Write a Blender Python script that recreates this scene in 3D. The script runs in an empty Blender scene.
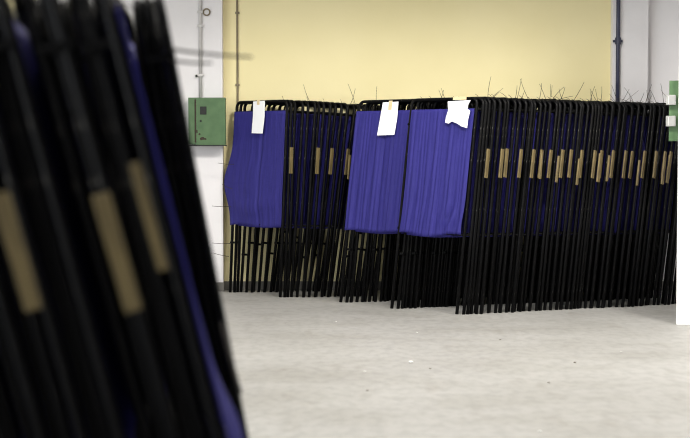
import bpy, bmesh, math, random
from mathutils import Vector, Matrix
random.seed(11)
S = bpy.context.scene
COL = S.collection
PI = math.pi
R = math.radians

# ------------------------------------------------------------------ camera
F = 1438.0                      # focal length in pixels of the 690 px frame
CAM_H = 1.48
TILT = math.atan(69.0 / F)
cam = bpy.data.cameras.new('camera')
cam.sensor_width = 36.0
cam.lens = F * 36.0 / 690.0
cam.clip_end = 200
camo = bpy.data.objects.new('camera', cam)
COL.objects.link(camo)
camo.location = (0, 0, CAM_H)
camo.rotation_euler = (PI / 2 - TILT, 0, 0)
cam.dof.use_dof = True
cam.dof.focus_distance = 13.6
cam.dof.aperture_fstop = 2.1
S.camera = camo
S.cycles.filter_width = 1.1

def ray(px, py):
    v = Vector(((px - 345) / F, (219 - py) / F, -1.0))
    m = Matrix.Rotation(PI / 2 - TILT, 3, 'X')
    return m @ v
def at(px, py, Y):
    d = ray(px, py); t = Y / d.y
    return Vector((d.x * t, Y, CAM_H + d.z * t))
def ground(px, py):
    d = ray(px, py); t = -CAM_H / d.z
    return Vector((d.x * t, d.y * t, 0))

# ------------------------------------------------------------------ materials
def new_mat(name):
    m = bpy.data.materials.new(name); m.use_nodes = True
    nt = m.node_tree
    return m, nt, nt.nodes['Principled BSDF']
def noise_mat(name, c1, c2, scale, rough=.6, bump=0., detail=6, lo=.35, hi=.65, spec=.5, metal=0., stretch=None, bscale=None):
    m, nt, b = new_mat(name)
    tc = nt.nodes.new('ShaderNodeTexCoord')
    src = tc.outputs['Object']
    if stretch:
        mp = nt.nodes.new('ShaderNodeMapping'); mp.inputs['Scale'].default_value = stretch
        nt.links.new(src, mp.inputs[0]); src = mp.outputs[0]
    n = nt.nodes.new('ShaderNodeTexNoise'); n.inputs['Scale'].default_value = scale; n.inputs['Detail'].default_value = detail
    nt.links.new(src, n.inputs['Vector'])
    r = nt.nodes.new('ShaderNodeValToRGB')
    r.color_ramp.elements[0].position = lo; r.color_ramp.elements[0].color = (*c1, 1)
    r.color_ramp.elements[1].position = hi; r.color_ramp.elements[1].color = (*c2, 1)
    nt.links.new(n.outputs['Fac'], r.inputs[0]); nt.links.new(r.outputs[0], b.inputs['Base Color'])
    b.inputs['Roughness'].default_value = rough; b.inputs['Metallic'].default_value = metal
    b.inputs['Specular IOR Level'].default_value = spec
    if bump:
        n2 = nt.nodes.new('ShaderNodeTexNoise'); n2.inputs['Scale'].default_value = bscale or scale * 6
        nt.links.new(src, n2.inputs['Vector'])
        bp = nt.nodes.new('ShaderNodeBump'); bp.inputs['Strength'].default_value = bump; bp.inputs['Distance'].default_value = .01
        nt.links.new(n2.outputs['Fac'], bp.inputs['Height']); nt.links.new(bp.outputs[0], b.inputs['Normal'])
    return m

M = {}
M['yellow'] = noise_mat('yellow_paint', (.80, .71, .40), (.84, .75, .44), 1.2, .75, .06, bscale=40)
M['white'] = noise_mat('white_paint', (.72, .705, .72), (.79, .775, .79), 1.5, .75, .08, bscale=30)
M['pillar'] = noise_mat('white_pillar_paint', (.84, .84, .84), (.90, .90, .90), 2, .7, .05, bscale=30)
M['ceiling'] = noise_mat('ceiling_paint', (.55, .54, .50), (.6, .59, .56), 2, .8)
M['skirting'] = noise_mat('grey_skirting', (.10, .095, .085), (.16, .15, .135), 6, .6)
M['black'] = noise_mat('black_enamel', (.003, .003, .0034), (.16, .15, .13), 60, .40, 0, lo=.66, hi=.80, spec=.10, stretch=(1, 1, .35))
M['wood'] = noise_mat('pale_wood', (.09, .066, .026), (.22, .165, .066), 14, .6, .05, lo=.3, hi=.7, stretch=(6, 6, .6))
M['wire'] = noise_mat('dark_wire', (.02, .018, .015), (.06, .05, .04), 20, .5, metal=.4)
M['green'] = noise_mat('green_enamel', (.058, .120, .050), (.078, .150, .064), 9, .45, .02)
M['darkgreen'] = noise_mat('dark_gap', (.004, .006, .004), (.008, .010, .008), 9, .6)
M['pipe'] = noise_mat('navy_pipe_paint', (.015, .018, .05), (.03, .035, .075), 8, .4)
M['conduit'] = noise_mat('brown_conduit', (.16, .13, .08), (.22, .18, .11), 20, .6)
M['greycond'] = noise_mat('grey_conduit', (.50, .49, .48), (.60, .59, .58), 10, .6)
M['grey'] = noise_mat('grey_plastic', (.26, .26, .255), (.33, .33, .325), 12, .5)
M['tape'] = noise_mat('masking_tape', (.62, .50, .28), (.68, .56, .34), 20, .6)
M['scrap'] = noise_mat('white_scrap', (.80, .80, .78), (.86, .86, .84), 20, .8)
M['rust'] = noise_mat('brown_stain', (.025, .018, .012), (.05, .035, .02), 60, .8)
M['dust'] = noise_mat('dark_crumb', (.10, .085, .06), (.20, .17, .13), 30, .9)

def paper_mat():
    m, nt, b = new_mat('white_paper')
    b.inputs['Base Color'].default_value = (.86, .87, .90, 1)
    tc = nt.nodes.new('ShaderNodeTexCoord'); n = nt.nodes.new('ShaderNodeTexNoise'); n.inputs['Scale'].default_value = 9
    nt.links.new(tc.outputs['Object'], n.inputs['Vector'])
    bp = nt.nodes.new('ShaderNodeBump'); bp.inputs['Strength'].default_value = .25; bp.inputs['Distance'].default_value = .01
    nt.links.new(n.outputs['Fac'], bp.inputs['Height']); nt.links.new(bp.outputs[0], b.inputs['Normal'])
    b.inputs['Roughness'].default_value = .85
    return m
M['paper'] = paper_mat()

def cloth_mat(name, c1, c2):
    m, nt, b = new_mat(name)
    tc = nt.nodes.new('ShaderNodeTexCoord')
    mp = nt.nodes.new('ShaderNodeMapping'); mp.inputs['Scale'].default_value = (60, 60, 3)
    nt.links.new(tc.outputs['Object'], mp.inputs[0])
    n = nt.nodes.new('ShaderNodeTexNoise'); n.inputs['Scale'].default_value = 1; n.inputs['Detail'].default_value = 3
    nt.links.new(mp.outputs[0], n.inputs['Vector'])
    r = nt.nodes.new('ShaderNodeValToRGB')
    r.color_ramp.elements[0].position = .3; r.color_ramp.elements[0].color = (*c1, 1)
    r.color_ramp.elements[1].position = .7; r.color_ramp.elements[1].color = (*c2, 1)
    nt.links.new(n.outputs['Fac'], r.inputs[0]); nt.links.new(r.outputs[0], b.inputs['Base Color'])
    n2 = nt.nodes.new('ShaderNodeTexNoise'); n2.inputs['Scale'].default_value = 7; n2.inputs['Detail'].default_value = 5
    nt.links.new(tc.outputs['Object'], n2.inputs['Vector'])
    bp = nt.nodes.new('ShaderNodeBump'); bp.inputs['Strength'].default_value = .35; bp.inputs['Distance'].default_value = .03
    nt.links.new(n2.outputs['Fac'], bp.inputs['Height']); nt.links.new(bp.outputs[0], b.inputs['Normal'])
    b.inputs['Roughness'].default_value = .7
    b.inputs['Specular IOR Level'].default_value = .25
    return m
M['blue'] = cloth_mat('royal_blue_cloth', (.020, .018, .148), (.029, .025, .19))

def floor_mat():
    m, nt, b = new_mat('worn_concrete')
    tc = nt.nodes.new('ShaderNodeTexCoord'); src = tc.outputs['Object']
    def nz(scale, detail, st=None):
        s = src
        if st:
            mp = nt.nodes.new('ShaderNodeMapping'); mp.inputs['Scale'].default_value = st
            nt.links.new(src, mp.inputs[0]); s = mp.outputs[0]
        n = nt.nodes.new('ShaderNodeTexNoise'); n.inputs['Scale'].default_value = scale; n.inputs['Detail'].default_value = detail
        nt.links.new(s, n.inputs['Vector']); return n.outputs['Fac']
    def ramp(fac, stops):
        r = nt.nodes.new('ShaderNodeValToRGB')
        while len(r.color_ramp.elements) < len(stops): r.color_ramp.elements.new(.5)
        for e, (p, c) in zip(r.color_ramp.elements, stops): e.position = p; e.color = (*c, 1)
        nt.links.new(fac, r.inputs[0]); return r.outputs[0]
    def mul(a, c):
        x = nt.nodes.new('ShaderNodeMix'); x.data_type = 'RGBA'; x.blend_type = 'MULTIPLY'; x.inputs[0].default_value = 1
        nt.links.new(a, x.inputs[6]); nt.links.new(c, x.inputs[7]); return x.outputs[2]
    base = ramp(nz(.9, 8), [(.3, (.365, .358, .345)), (.7, (.42, .414, .402))])
    fine = ramp(nz(14, 9, (1, .6, 1)), [(.34, (.86, .86, .86)), (.58, (1, 1, 1))])
    scuff = ramp(nz(3.2, 10, (1.4, .5, 1)), [(.60, (1, 1, 1)), (.74, (.86, .84, .82))])
    spots = ramp(nz(38, 2), [(.70, (1, 1, 1)), (.78, (.68, .64, .58))])
    streak = ramp(nz(1.6, 10, (.8, 1.3, 1)), [(.36, (.90, .895, .88)), (.56, (1, 1, 1))])
    chips = ramp(nz(55, 2), [(.24, (1.22, 1.22, 1.22)), (.29, (1, 1, 1))])
    nt.links.new(mul(mul(mul(mul(mul(base, fine), scuff), spots), streak), chips), b.inputs['Base Color'])
    b.inputs['Roughness'].default_value = .55
    bp = nt.nodes.new('ShaderNodeBump'); bp.inputs['Strength'].default_value = .15; bp.inputs['Distance'].default_value = .01
    nt.links.new(nz(25, 6), bp.inputs['Height']); nt.links.new(bp.outputs[0], b.inputs['Normal'])
    return m
M['floor'] = floor_mat()

# ------------------------------------------------------------------ mesh helpers
def link(name, bm, mat, parent=None, smooth=False, loc=None):
    me = bpy.data.meshes.new(name)
    bmesh.ops.recalc_face_normals(bm, faces=bm.faces)
    bm.to_mesh(me); bm.free()
    for p in me.polygons: p.use_smooth = smooth
    me.materials.append(M[mat] if isinstance(mat, str) else mat)
    o = bpy.data.objects.new(name, me); COL.objects.link(o)
    if parent: o.parent = parent
    if loc is not None: o.location = loc
    return o
def tag(o, label, cat=None, group=None, kind=None):
    o['label'] = label
    if cat: o['category'] = cat
    if group: o['group'] = group
    if kind: o['kind'] = kind
    return o
def box_bm(x0, x1, y0, y1, z0, z1, bev=0, bm=None):
    bm = bm or bmesh.new()
    r = bmesh.ops.create_cube(bm, size=1)
    for v in r['verts']:
        v.co = Vector((x0 + (v.co.x + .5) * (x1 - x0), y0 + (v.co.y + .5) * (y1 - y0), z0 + (v.co.z + .5) * (z1 - z0)))
    if bev:
        es = list({e for v in r['verts'] for e in v.link_edges})
        bmesh.ops.bevel(bm, geom=es, offset=bev, segments=2, affect='EDGES', profile=.7)
    return bm
def tube_bm(pts, rad, n=8, bm=None, taper=None):
    bm = bm or bmesh.new()
    pts = [Vector(p) for p in pts]
    rings = []
    prev = None
    for i, p in enumerate(pts):
        a = pts[max(0, i - 1)]; c = pts[min(len(pts) - 1, i + 1)]
        t = (c - a).normalized()
        if prev is None:
            up = Vector((0, 1, 0)) if abs(t.y) < .9 else Vector((1, 0, 0))
            nrm = (up - t * up.dot(t)).normalized()
        else:
            nrm = (prev - t * prev.dot(t)).normalized()
        prev = nrm
        bi = t.cross(nrm)
        rr = rad if taper is None else rad * (1 + (taper - 1) * i / (len(pts) - 1))
        rings.append([bm.verts.new(p + (nrm * math.cos(2 * PI * k / n) + bi * math.sin(2 * PI * k / n)) * rr) for k in range(n)])
    for a, b in zip(rings, rings[1:]):
        for k in range(n):
            bm.faces.new((a[k], a[(k + 1) % n], b[(k + 1) % n], b[k]))
    bm.faces.new(rings[0][::-1]); bm.faces.new(rings[-1])
    return bm
def sheet_bm(fn, nu, nv, th):
    """closed cloth: fn(u,v) -> point and th is its thickness along +y"""
    bm = bmesh.new()
    A = [[bm.verts.new(fn(i / nu, j / nv)) for j in range(nv + 1)] for i in range(nu + 1)]
    B = [[bm.verts.new(A[i][j].co + Vector((0, th, 0))) for j in range(nv + 1)] for i in range(nu + 1)]
    for i in range(nu):
        for j in range(nv):
            bm.faces.new((A[i][j], A[i + 1][j], A[i + 1][j + 1], A[i][j + 1]))
            bm.faces.new((B[i][j], B[i][j + 1], B[i + 1][j + 1], B[i + 1][j]))
    for i in range(nu):
        for j in (0, nv):
            bm.faces.new((A[i][j], A[i + 1][j], B[i + 1][j], B[i][j]))
    for j in range(nv):
        for i in (0, nu):
            bm.faces.new((A[i][j], A[i][j + 1], B[i][j + 1], B[i][j]))
    return bm

# ------------------------------------------------------------------ the hall
WALL_Y = 15.15
DOOR0, DOOR1, DOORH = -3.5, 7.0, 4.2
def structure(name, bm, mat, label=None):
    o = link(name, bm, mat); o['kind'] = 'structure'
    if label: o['label'] = label
    return o
structure('floor', box_bm(-9, 7, -6, WALL_Y + .3, -.2, 0), 'floor', 'pale worn concrete floor of the hall')
xl = at(223, 200, WALL_Y - .12).x
xr = at(612, 60, WALL_Y).x
structure('wall_back', box_bm(-9, xr, WALL_Y, WALL_Y + .3, 0, 5.2), 'yellow', 'yellow painted back wall')
structure('wall_back_white', box_bm(xr, 7, WALL_Y, WALL_Y + .3, 0, 5.2), 'white', 'white painted end of the back wall')
lb = box_bm(-9.3, -9, -6, DOOR0, 0, 5.2)
box_bm(-9.3, -9, DOOR1, WALL_Y + .3, 0, 5.2, bm=lb); box_bm(-9.3, -9, DOOR0, DOOR1, DOORH, 5.2, bm=lb)
structure('wall_left', lb, 'white', 'white left wall of the hall with a wide doorway')
structure('wall_front', box_bm(-9.3, 7.3, -6.3, -6, 0, 5.2), 'white', 'white wall behind the camera')
structure('wall_right', box_bm(7, 7.3, -6, WALL_Y + .3, 0, 5.2), 'white', 'white right wall of the hall')
structure('ceiling', box_bm(-9.3, 7.3, -6, WALL_Y + .3, 5.2, 5.4), 'ceiling', 'pale ceiling of the hall')
structure('baseboard_back', box_bm(xl, 7, WALL_Y - .02, WALL_Y, 0, .095, .004), 'skirting', 'dark grey skirting along the back wall')
# white pilasters
structure('pillar', box_bm(xl - 1.75, xl, WALL_Y - .12, WALL_Y, 0, 5.2, .008), 'white', 'broad white pilaster behind the green box')
structure('baseboard_left', box_bm(xl - 1.76, xl + .01, WALL_Y - .142, WALL_Y - .12, 0, .095, .004), 'skirting', 'dark grey skirting along the white pilaster')
xp0, xp1 = at(612.5, 60, WALL_Y - .12).x, at(648, 60, WALL_Y - .12).x
structure('pillar', box_bm(xp0, xp1, WALL_Y - .12, WALL_Y, 0, 5.2, .006), 'white', 'narrow white pilaster behind the dark blue pipe')
pil_g = ground(676, 325)
PIL_A = math.atan2(pil_g.x, pil_g.y)
pil_o = structure('pillar', box_bm(0, .5, 0, .5, 0, 5.2, .012), 'pillar', 'bright white square pillar at the right edge')
pil_o.location = pil_g; pil_o.rotation_euler = (0, 0, -PIL_A)

# dark blue pipe on the narrow pilaster
px_ = at(618, 40, WALL_Y - .15)
po = tag(link('wall_pipe', tube_bm([(px_.x, px_.y, .02), (px_.x, px_.y, 5.18)], .021, 12), 'pipe', smooth=True),
         'dark blue vertical pipe on the narrow white pilaster', 'pipe')
zc = at(618, 41, WALL_Y - .15).z
cb = tube_bm([(px_.x, px_.y, zc - .035), (px_.x, px_.y, zc + .035)], .032, 12)
box_bm(px_.x - .05, px_.x + .05, px_.y + .006, px_.y + .03, zc - .012, zc + .012, .003, cb)
link('pipe_clamp', cb, 'pipe', po)
# thin brown conduit on the yellow wall
cx = at(237.5, 60, WALL_Y - .012)
co = tag(link('wall_conduit', tube_bm([(cx.x, cx.y, .1), (cx.x, cx.y, 2.2), (cx.x - .004, cx.y, 3.4), (cx.x, cx.y, 5.18)], .0105, 8), 'conduit', smooth=True),
         'thin brown vertical conduit on the yellow wall', 'conduit')
for y in (85, 13, 140):
    z = at(237.5, y, WALL_Y).z
    link('conduit_clip', box_bm(cx.x - .022, cx.x + .022, cx.y - .014, cx.y + .010, z - .01, z + .01, .002), 'conduit', co)

# ------------------------------------------------------------------ green boxes
PF = WALL_Y - .12
def green_box_left():
    a = at(188, 97.5, PF - .16); b = at(225, 144.5, PF - .16)
    w, h = b.x - a.x, a.z - b.z
    root = bpy.data.objects.new('electrical_box', None); COL.objects.link(root)
    root.location = (a.x, PF - .001, b.z)
    tag(root, 'green metal electrical box on the white pilaster at left', 'electrical box')
    link('cabinet_body', box_bm(0, w, -.15, 0, 0, h, .006), 'green', root)
    dx = w * .20
    d = link('door', box_bm(dx + .008, w + .006, -.166, -.150, -.004, h - .008, .004), 'green', root)
    link('hinge_gap', box_bm(dx - .010, dx + .008, -.1525, -.1495, .02, h - .02), 'rust', root)
    def dpos(px, py):
        p = at(px, py, PF - .166); return p.x - a.x, p.z - b.z
    x0, z1 = dpos(200, 106.5); x1, z0 = dpos(206.5, 114.5)
    wn = link('meter_window', box_bm(x0, x1, -.171, -.166, z0, z1, .0015), 'darkgreen', d)
    x, z = dpos(200.8, 121)
    link('lock', tube_bm([(x, -.166, z), (x, -.175, z)], .011, 10), 'darkgreen', d, smooth=False)
    # brown stains, irregular flakes
    for (px, py, s) in ((196, 131.5, .024), (199.5, 134, .016), (202, 138.5, .026), (205, 139, .018)):
        x, z = dpos(px, py); bm = bmesh.new(); n = 9
        ring = [(x + s * random.uniform(.5, 1) * math.cos(2 * PI * k / n), z + s * random.uniform(.5, 1) * math.sin(2 * PI * k / n)) for k in range(n)]
        f = [bm.verts.new((q[0], -.1672, q[1])) for q in ring]; g = [bm.verts.new((q[0], -.1655, q[1])) for q in ring]
        bm.faces.new(f); bm.faces.new(g[::-1])
        for k in range(n): bm.faces.new((f[k], f[(k + 1) % n], g[(k + 1) % n], g[k]))
        link('rust_stain', bm, 'rust', d)
    # dark rim under the door
    link('bottom_lip', box_bm(-.004, w + .008, -.17, 0, -.016, -.004, .003), 'darkgreen', root)
    # grey conduit rising from the box
    gx = at(200.5, 60, PF - .015).x
    gc = tag(link('cable_conduit', tube_bm([(gx, PF - .018, a.z - .005), (gx, PF - .018, 5.18)], .016, 10), 'greycond', smooth=True),
             'pale grey conduit rising from the green box at left', 'conduit')
    for y in (12, 26, 75):
        z = at(200, y, PF).z
        link('conduit_clip', box_bm(gx - .03, gx + .03, PF - .036, PF, z - .012, z + .012, .003), 'greycond', gc)
    p = at(206.5, 12, PF - .02); n = 20
    ring = tube_bm([(p.x + .034 * math.cos(2 * PI * k / n), PF - .012, p.z + .034 * math.sin(2 * PI * k / n)) for k in range(n + 1)], .008, 6)
    tag(link('cable_coil', ring, 'conduit', smooth=True), 'small grey wire coil beside the pale conduit, high on the pilaster', 'wire coil')
    p = at(196.5, 76, PF - .02)
    pg = link('wall_plug', tube_bm([(p.x, PF, p.z), (p.x, PF - .014, p.z)], .022, 10), 'greycond')
    tag(pg, 'small dark-centred wall plug above the green box at left', 'wall plug')
    link('plug_core', tube_bm([(p.x, PF - .014, p.z), (p.x, PF - .020, p.z)], .013, 8), 'darkgreen', pg)
green_box_left()

def green_box_right():
    a = at(667.5, 80.5, pil_g.y + .1); b = at(676, 141, pil_g.y + .1)
    root = bpy.data.objects.new('electrical_box', None); COL.objects.link(root)
    base = pil_g + Vector((math.sin(PIL_A), math.cos(PIL_A), 0)) * .10
    root.location = (base.x, base.y, b.z); root.rotation_euler = (0, 0, -PIL_A)
    tag(root, 'green metal box on the side of the white pillar at right', 'electrical box')
    w, h = b.x - a.x, a.z - b.z
    link('cabinet_body', box_bm(-w, .001, 0, .30, 0, h, .006), 'green', root)
    k = 1438 / pil_g.y
    for (ya, yb) in ((95, 105), (116, 126.5)):
        z1 = h - (ya - 80.5) / k; z0 = h - (yb - 80.5) / k
        x0 = -w - 3 / k; x1 = -2.5 / k
        bl = link('latch_block', box_bm(x0, x1, -.035, .045, z0, z1, .005), 'grey', root)
        mid = x0 + 2.5 / k
        link('latch_groove', box_bm(mid - .003, mid + .003, -.0365, -.034, z0 + .01, z1 - .01), 'greycond', bl)
green_box_right()

# ------------------------------------------------------------------ the folding voting booths
W, H, TR = .74, 1.99, .0155
PITCH = .0316
CR = .055
def frame_pts():
    pts = [(-W / 2, 0, 0), (-W / 2, 0, .9), (-W / 2, 0, H - TR - CR)]
    for k in range(1, 6):
        a = PI - k * PI / 12 if False else PI - k * (PI / 2) / 6
        pts.append((-W / 2 + CR + CR * math.cos(a), 0, H - TR - CR + CR * math.sin(a)))
    pts += [(-W / 2 + CR, 0, H - TR), (W / 2 - CR, 0, H - TR)]
    for k in range(1, 6):
        a = PI / 2 - k * (PI / 2) / 6
        pts.append((W / 2 - CR + CR * math.cos(a), 0, H - TR - CR + CR * math.sin(a)))
    pts += [(W / 2, 0, H - TR - CR), (W / 2, 0, .9), (W / 2, 0, 0)]
    return pts
def me_of(bm, name, mat, smooth=True):
    me = bpy.data.meshes.new(name); bmesh.ops.recalc_face_normals(bm, faces=bm.faces); bm.to_mesh(me); bm.free()
    for p in me.polygons: p.use_smooth = smooth
    me.materials.append(M[mat]); return me
ZT, ZB = 1.865, .70                      # curtain top and bottom
ME = {}
ME['frame'] = me_of(tube_bm(frame_pts(), TR, 8), 'frame', 'black')
bm = tube_bm([(-W / 2, 0, ZT + .012), (W / 2, 0, ZT + .012)], .006, 6)
ME['upper_rod'] = me_of(bm, 'upper_rod', 'black')
ME['lower_rod'] = me_of(tube_bm([(-W / 2, 0, ZB + .02), (W / 2, 0, ZB + .02)], .006, 6), 'lower_rod', 'black')
def plain_curtain(seed, x0, x1):
    rnd = random.Random(seed); ph = rnd.uniform(0, 6); k1 = rnd.uniform(5, 8)
    def fn(u, v):
        x = x0 + u * (x1 - x0)
        y = -.008 + .0035 * math.sin(u * k1 * 2 * PI + ph) * (.3 + .7 * v) + .003 * math.sin(u * 9 + 3 * v + ph)
        z = ZT - v * (ZT - ZB) - .012 * math.sin(u * PI) * v
        return Vector((x, y, z))
    return sheet_bm(fn, 30, 8, .0016)
for sd in range(3):
    e, g = W / 2 - .018, W / 2 - .19 - .02 * sd
    ME['full%d' % sd] = me_of(plain_curtain(sd, -e, e), 'curtain', 'blue')
    ME['right%d' % sd] = me_of(plain_curtain(sd, -e, g), 'curtain', 'blue')     # drawn back from the right edge
    ME['left%d' % sd] = me_of(plain_curtain(sd, -g, e), 'curtain', 'blue')      # drawn back from the left edge
ME['wood'] = me_of(box_bm(-.008, .008, -.019, .019, -.132, .132, .003), 'wood_slat', 'wood', False)
ME['wood_thin'] = me_of(box_bm(-.008, .008, -.011, .011, -.115, .125, .003), 'wood_slat', 'wood', False)
hb = box_bm(-.0172, .0172, -.046, .046, -.011, .011, .003)
ME['hinge'] = me_of(hb, 'hinge', 'black', False)

def inst(name, me, parent, loc=(0, 0, 0), rot=(0, 0, 0)):
    o = bpy.data.objects.new(name, me); COL.objects.link(o); o.parent = parent
    o.location = loc; o.rotation_euler = rot
    return o

# prototype booth: three folded frames, each with its curtain, wooden slat and hinges
def make_booth(near=1):
    root = bpy.data.objects.new('voting_booth', None); COL.objects.link(root)
    for j in range(3):
        fr = inst('folding_frame', ME['frame'], root, (0, .016 + j * PITCH, 0))
        inst('curtain', ME['right%d' % j], fr)
        inst('upper_rod', ME['upper_rod'], fr)
        inst('lower_rod', ME['lower_rod'], fr)
    return root
protos = {1: make_booth(1)}
first = [True]
def copy_booth():
    src = protos[1]
    if first[0]:
        first[0] = False; return src
    r = src.copy(); COL.objects.link(r)
    for ch in list(src.children):
        c = ch.copy(); COL.objects.link(c); c.parent = r
        for g in list(ch.children):
            d = g.copy(); COL.objects.link(d); d.parent = c
    return r

def wire_mesh(rnd, base, direction, length, bend, rad=.0028):
    d = Vector(direction).normalized()
    side = d.cross(Vector((0, 1, 0)) if abs(d.y) < .9 else Vector((1, 0, 0))).normalized()
    pts = []
    for k in range(7):
        t = k / 6
        pts.append(Vector(base) + d * length * t + side * bend * t * t)
    return tube_bm(pts, rad, 5, taper=.6)

def front_curtain(kind):
    """curtain on the open face of the first booth of a stack"""
    rnd = random.Random(hash(kind) & 0 or {'A': 3, 'B': 7, 'C': 5, 'D': 9, 'E': 9}[kind])
    phs = [rnd.uniform(0, 6.28) for _ in range(8)]
    def fn(u, v):
        x = -W / 2 - .012 + u * (W + .004) if kind != 'B' else -W / 2 + .020 + u * (W - .024)
        y = -TR - .006
        z = (ZT + .012) - v * (ZT - ZB + .012)
        fold = (.006 * math.sin(u * 6.5 * 2 * PI + phs[0] + .8 * v) + .004 * math.sin(u * 11.3 * 2 * PI + phs[1] - 1.5 * v)
                + .005 * math.sin(u * 3.1 * 2 * PI + phs[2] + 2 * v))
        if kind == 'A': fold *= .35
        y += -abs(fold) * (.6 + .8 * v)
        if kind == 'A':
            b = math.exp(-((v - .62) / .20) ** 2)
            x -= .085 * b * (1 - u) ** 1.5
            y -= .03 * b * (1 - u)
            y += .022 * math.exp(-((u - .56) / .018) ** 2) + (.008 if u > .56 else 0)
            y -= .025 * math.exp(-((v - .80 - .05 * math.sin(u * 5)) / .08) ** 2) * math.sin(u * 3.0)
            z += .012 * math.sin(u * 7) * v
        elif kind == 'C':
            y += .016 * math.exp(-((u - .50) / .02) ** 2)
            y -= .010 * v
            z += .006 * math.sin(u * 9) * v
        elif kind == 'B':
            y -= .018 * v * (1 + .4 * math.sin(u * 9 + v * 4))
            x += .030 * v * (1 - u) * math.sin(v * 3) - .04 * u * max(0, v - .7) * math.sin((v - .7) * 10)
            c = math.exp(-((u - .80) / .16) ** 2 - ((v - .92) / .10) ** 2)
            y -= .03 * c * math.sin((u - .6) * 34 + v * 14)
            z += .016 * math.sin(u * 8 + 1) * v + .03 * max(0, u - .75) * v
        else:
            b = math.exp(-((v - .95) / .10) ** 2)
            y -= .035 * b * math.sin(u * PI) ** .5 if 0 < u < 1 else 0
        return Vector((x, y, z))
    return sheet_bm(fn, 90, 40, .002)

ORD = ['first', 'second', 'third', 'fourth', 'fifth', 'sixth', 'seventh', 'eighth', 'ninth', 'tenth', 'eleventh', 'twelfth',
       'thirteenth', 'fourteenth', 'fifteenth', 'sixteenth', 'seventeenth', 'eighteenth', 'nineteenth', 'twentieth',
       'twenty-first', 'twenty-second', 'twenty-third', 'twenty-fourth', 'twenty-fifth', 'twenty-sixth', 'twenty-seventh']

def stack(kind, n, foot, rz, row, spacing, lean0, lean1, group, labels, near=1, slat_p=.6, wires=.5, gaps=None, slat_i=None, jit=1.0, rzs=None, shear=0.0, slat_z=1.335):
    """n folded booths leaning on one another. foot = near bottom corner of the first one, row = direction of the stack"""
    rnd = random.Random({'A': 21, 'B': 22, 'C': 23, 'D': 24, 'E': 25}[kind])
    ax = Vector((math.cos(rz), math.sin(rz), 0))
    off = 0; out = []
    for i in range(n):
        t = i / max(1, n - 1)
        b = copy_booth()
        out.append(b)
        if rzs: ax = unit(rzs[i])
        p = foot + row * off - ax * (near * W / 2)
        off += spacing + (gaps or {}).get(i, 0)
        lean = R(lean0 + (lean1 - lean0) * t ** .8 + rnd.uniform(-.6, .6) * jit)
        rzj = (R(rzs[i]) if rzs else rz) + R(rnd.uniform(-.5, .5)) * jit
        p = p + ax * (rnd.uniform(-.025, .025) * jit if i else 0)
        b.location = (p.x, p.y, .0015 + TR * math.sin(lean))
        b.rotation_euler = (-lean, 0, rzj)
        tag(b, labels(i), 'voting booth', group)
        frames = [c for c in b.children]
        full = rnd.random() < .2 if kind not in 'DE' else True
        for j, fr in enumerate(frames):
            for c in fr.children:
                if c.name.startswith('curtain'):
                    c.data = ME[('full%d' if full and (j == 0 or kind in 'DE') else 'right%d' if near > 0 else 'left%d') % j]
        for j, fr in enumerate(frames):
            fr.location.x += shear * j + rnd.uniform(-.010, .010)
            fr.rotation_euler = (R(rnd.uniform(-.3, .3)), 0, R(rnd.uniform(-.4, .4)))
        has = (i in slat_i) if slat_i is not None else rnd.random() < slat_p
        if has:
            wide = rnd.random() < .45 if kind != 'D' else i > 0
            j = rnd.choice((0, 1, 1, 2))
            xo = max(abs(f.location.x + near * W / 2) for f in frames) + TR + .007
            sl = inst('wood_slat', ME['wood' if wide else 'wood_thin'], b,
                      (near * xo, .016 + j * PITCH if not wide else (.036 if j < 2 else .062), slat_z + rnd.uniform(-.05, .05)), (R(rnd.uniform(-1.2, 1.2)), 0, 0))
            sl['label'] = 'pale wooden slat'
        # hinge plates holding the folded frames together
        for z in (rnd.uniform(.30, .75), rnd.uniform(1.52, 1.8)):
            inst('hinge', ME['hinge'], b, (-near * W / 2, .0495, z + rnd.uniform(-.04, .04)))
        if rnd.random() < wires:
            for k in range(rnd.choice((1, 1, 2))):
                base = (near * W / 2 - rnd.uniform(.02, .20), .016 + rnd.choice((0, 1, 2)) * PITCH, H - .006)
                me = wire_mesh(rnd, base, (rnd.uniform(-1.0, .8), rnd.uniform(-.6, .8), rnd.uniform(.5, 1.3)), rnd.uniform(.10, .25), rnd.uniform(-.04, .04), .0028)
                link('tie_wire', me, 'wire', b)
    # the open face of the first booth: a full curtain outside the frame
    f0 = [c for c in out[0].children if c.name.startswith('folding_frame')][0]
    if kind == 'E': return out
    f0.rotation_euler.z = 0; f0.location.x = 0
    for c in list(f0.children):
        if c.name.startswith('curtain'):
            c.data = me_of(front_curtain(kind), 'curtain', 'blue')
    return out

def unit(a): return Vector((math.cos(R(a)), math.sin(R(a)), 0))
# A: the left stack by the yellow wall
A = stack('A', 8, ground(279, 297.5), R(-43), unit(9), .117, 3.5, 14, 'voting booths in the far left stack',
          lambda i: 'folded voting booth with long white paper on its curtain, front of far left stack' if i == 0 else
          'folded voting booth, %s from the open blue curtain of the far left stack' % ORD[i], shear=.0247, jit=1.3)
# B: the big right-hand stack
B = stack('B', 27, ground(456, 314.5), R(-39), unit(22.5), .107, 8.2, 14.5, 'voting booths in the long right stack',
          lambda i: 'folded voting booth with torn white paper on its curtain, front of long right stack' if i == 0 else
          'folded voting booth, %s from the torn paper end of the long right stack' % ORD[i], slat_i=(1, 3, 5, 7, 8, 11, 13, 14, 16, 18, 19, 21), shear=.0172, jit=1.4)
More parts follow.
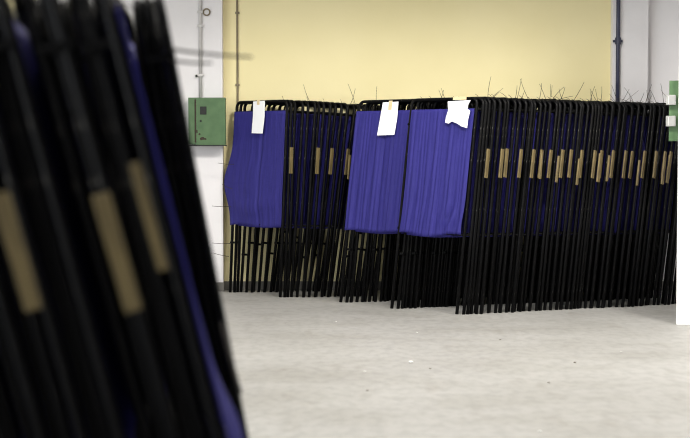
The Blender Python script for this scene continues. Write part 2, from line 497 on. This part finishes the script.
# C: the middle stack, mostly behind B
gC = ground(340, 302.5)
fC = gC + unit(-39) * W
C = stack('C', 27, fC, R(-39), unit(19), .107, 8.2, 12, 'voting booths in the middle stack',
          lambda i: 'folded voting booth with narrow taped paper on its curtain, front of middle stack' if i == 0 else
          'folded voting booth, %s from the narrow paper end of the half hidden middle stack' % ORD[i], slat_p=0, wires=.5, shear=.0172, jit=1.4)
# D: the blurred stack close to the camera
D = stack('D', 11, Vector((-.112, 3.55, 0)), R(97), unit(177), .095, 14.0, 15.5, 'voting booths in the near blurred stack',
          lambda i: 'blurred folded voting booth at the right end of the nearest stack' if i == 0 else
          'blurred folded voting booth, %s from the right end of the nearest stack' % ORD[i], near=-1, slat_i=(0, 1, 3, 8), wires=.4, jit=.5, slat_z=1.345,
          rzs=[99.6, 100.4, 98.2] + [102.4 + 1.3 * k for k in range(8)], gaps={1: .045})
# E: booths standing right behind the near stack, seen past its right end
E = stack('E', 4, Vector((-.19, 4.42, 0)), R(96), unit(177), .096, 10.5, 12.0, 'voting booths behind the near blurred stack',
          lambda i: 'blurred folded voting booth behind the nearest stack, loose strap hanging at its right' if i == 0 else
          'blurred folded voting booth behind the nearest stack, %s from the loose strap' % ORD[i], near=-1, slat_i=(), wires=0, jit=.4,
          rzs=[98.0, 95.6, 97.5, 99], gaps={0: .022})
# wires of the near stack that stick out to the right
def side_wire(b, p, q, Y, rad, sag=.004, name='tie_wire'):
    P, Q = at(*p, Y), at(*q, Y - .02)
    pts = [P.lerp(Q, k / 6) + Vector((0, 0, -sag * math.sin(k / 6 * PI))) for k in range(7)]
    inv = b.matrix_basis.inverted()
    link(name, tube_bm([inv @ v for v in pts], rad, 6, taper=.8), 'wire', b)
side_wire(E[0], (170, 49), (252, 57), 4.36, .0050)
side_wire(E[0], (170, 60), (212, 63), 4.36, .0045)
side_wire(E[0], (221, 322), (240.5, 394), 4.36, .0080, name='loose_strap')
ya = A[0].location.y + .20
for p, q in (((234, 164.5), (218, 163)), ((232, 189), (222, 184)), ((231, 206.5), (212, 206)), ((230, 243.5), (212, 243)), ((229, 256.5), (213, 253))):
    side_wire(A[0], p, q, ya, .0030)

# ------------------------------------------------------------------ papers on the front curtains
def on_face(b, u, z, yoff):
    """point on the outside of the first frame: u across (0 left .. 1 right), z height along the frame"""
    return b.matrix_basis @ Vector((-W / 2 + u * W, .016 - TR - yoff, z))
def paper(b, outline, label, tape=None, curl=.012, yoff=.024):
    me = bmesh.new(); F_, B_ = [], []
    zs = [p[1] for p in outline]; zt = max(zs)
    # triangulated slab following a gentle curl
    for (u, z) in outline:
        c = -curl * ((zt - z) / .3) ** 2
        x = -W / 2 + u * W; y = .016 - TR - yoff + c
        F_.append(me.verts.new((x, y, z))); B_.append(me.verts.new((x, y + .0012, z)))
    me.faces.new(F_); me.faces.new(B_[::-1]); n = len(F_)
    for k in range(n): me.faces.new((F_[k], F_[(k + 1) % n], B_[(k + 1) % n], B_[k]))
    bmesh.ops.triangulate(me, faces=[f for f in me.faces if len(f.verts) > 4])
    o = link('paper_sheet', me, 'paper'); o.matrix_basis = b.matrix_basis.copy()
    # base point: move the origin to the sheet
    tag(o, label, 'paper sheet')
    if tape:
        u0, u1, z0, z1 = tape
        link('tape', box_bm(-W / 2 + u0 * W, -W / 2 + u1 * W, .016 - TR - yoff - .004, .016 - TR - yoff + .0005, z0, z1), 'tape', o)
    return o
paper(A[0], [(.39, 1.975), (.62, 1.98), (.63, 1.82), (.62, 1.645), (.40, 1.65), (.40, 1.82)],
      'long white paper hanging on the far left blue curtain', (.47, .52, 1.94, 1.985))
paper(C[0], [(.42, 1.955), (.67, 1.96), (.68, 1.80), (.67, 1.635), (.39, 1.63), (.41, 1.80)],
      'narrow white rectangular paper with yellowish tape on the middle blue curtain', (.52, .575, 1.88, 1.97))
paper(B[0], [(.60, 1.945), (.945, 1.95), (.915, 1.91), (.91, 1.87), (.955, 1.85), (.94, 1.77), (.945, 1.69), (.86, 1.705), (.78, 1.735), (.70, 1.755), (.655, 1.735), (.60, 1.745), (.60, 1.79), (.62, 1.86)],
      'torn ragged white paper on the blue curtain of the right stack', (.68, .88, 1.955, 1.985), curl=.02)

# ------------------------------------------------------------------ floor litter
def scrap(px, py, s, mat, name, label, cat, grp=None, flat=.35):
    g = ground(px, py); rnd = random.Random(int(px * 7 + py))
    bm = bmesh.new(); r = bmesh.ops.create_icosphere(bm, subdivisions=1, radius=s)
    for v in r['verts']:
        v.co = Vector((v.co.x * rnd.uniform(.6, 1.3), v.co.y * rnd.uniform(.6, 1.3), v.co.z * flat * rnd.uniform(.6, 1.2)))
    zmin = min(v.co.z for v in r['verts'])
    o = link(name, bm, mat, loc=(g.x, g.y, -zmin + .0005))
    tag(o, label, cat, grp)
LIT = [(411, 363, .022, 'scrap', 'largest white scrap lying on the open floor below the middle stack'),
       (540, 432, .012, 'scrap', 'white scrap on the floor at the bottom edge of the picture'),
       (575, 363, .012, 'dust', 'dark crumb on the floor below the long right stack'),
       (549, 383, .010, 'dust', 'dark crumb on the floor in front of the right stack, lower left of another'),
       (367, 391, .010, 'dust', 'dark crumb on the open floor near the blurred stack'),
       (430, 369, .009, 'dust', 'dark crumb just right of the largest white scrap')]
LIT += [(365, 372, .010, 'scrap', 'small white fleck on the floor, left of the largest white scrap'),
        (417, 333, .012, 'scrap', 'small white fleck on the floor just below the middle stack'),
        (336, 322, .009, 'scrap', 'small white fleck on the floor below the gap between far left and middle stacks'),
        (500, 340, .010, 'dust', 'dark crumb on the floor close below the front of the long right stack'),
        (621, 352, .010, 'scrap', 'small white fleck on the floor left of the white pillar')]
for (px, py, s, m, lab) in LIT:
    scrap(px, py, s, m, 'paper_scrap' if m == 'scrap' else 'crumb', lab, 'litter')

# ------------------------------------------------------------------ light
w = bpy.data.worlds.new('world'); S.world = w; w.use_nodes = True
bg = w.node_tree.nodes['Background']
bg.inputs[0].default_value = (.9, .96, 1.0, 1); bg.inputs[1].default_value = 1.0
def area(name, loc, size, sy, power, rot=(0, 0, 0), col=(1, .97, .92)):
    l = bpy.data.lights.new(name, 'AREA'); l.shape = 'RECTANGLE'; l.size = size; l.size_y = sy; l.energy = power; l.color = col
    o = bpy.data.objects.new(name, l); COL.objects.link(o); o.location = loc; o.rotation_euler = rot
    return o
# daylight through the wide doorway in the left wall
area('doorway_daylight', (-9.15, (DOOR0 + DOOR1) / 2, DOORH / 2), DOORH, DOOR1 - DOOR0, 900, (0, -PI / 2, 0), (.95, .98, 1))
# shaded high-bay lamps: their reflectors cut the light off towards the top of the walls
for i, (x, y, e) in enumerate([(-2.6, 10.6, 170), (.8, 10.6, 650), (3.4, 9.8, 620), (-1.2, 5.0, 200), (2.4, 5.0, 300)]):
    l = bpy.data.lights.new('bay_lamp', 'SPOT'); l.energy = e; l.color = (1, .96, .89)
    l.spot_size = R(152); l.spot_blend = .30; l.shadow_soft_size = .35
    o = bpy.data.objects.new('bay_lamp', l); COL.objects.link(o); o.location = (x, y, 4.5)

vs = S.view_settings
S.display_settings.display_device = 'sRGB'
vs.view_transform = 'Standard'; vs.look = 'None'; vs.gamma = 1; vs.use_curve_mapping = False
vs.exposure = 0
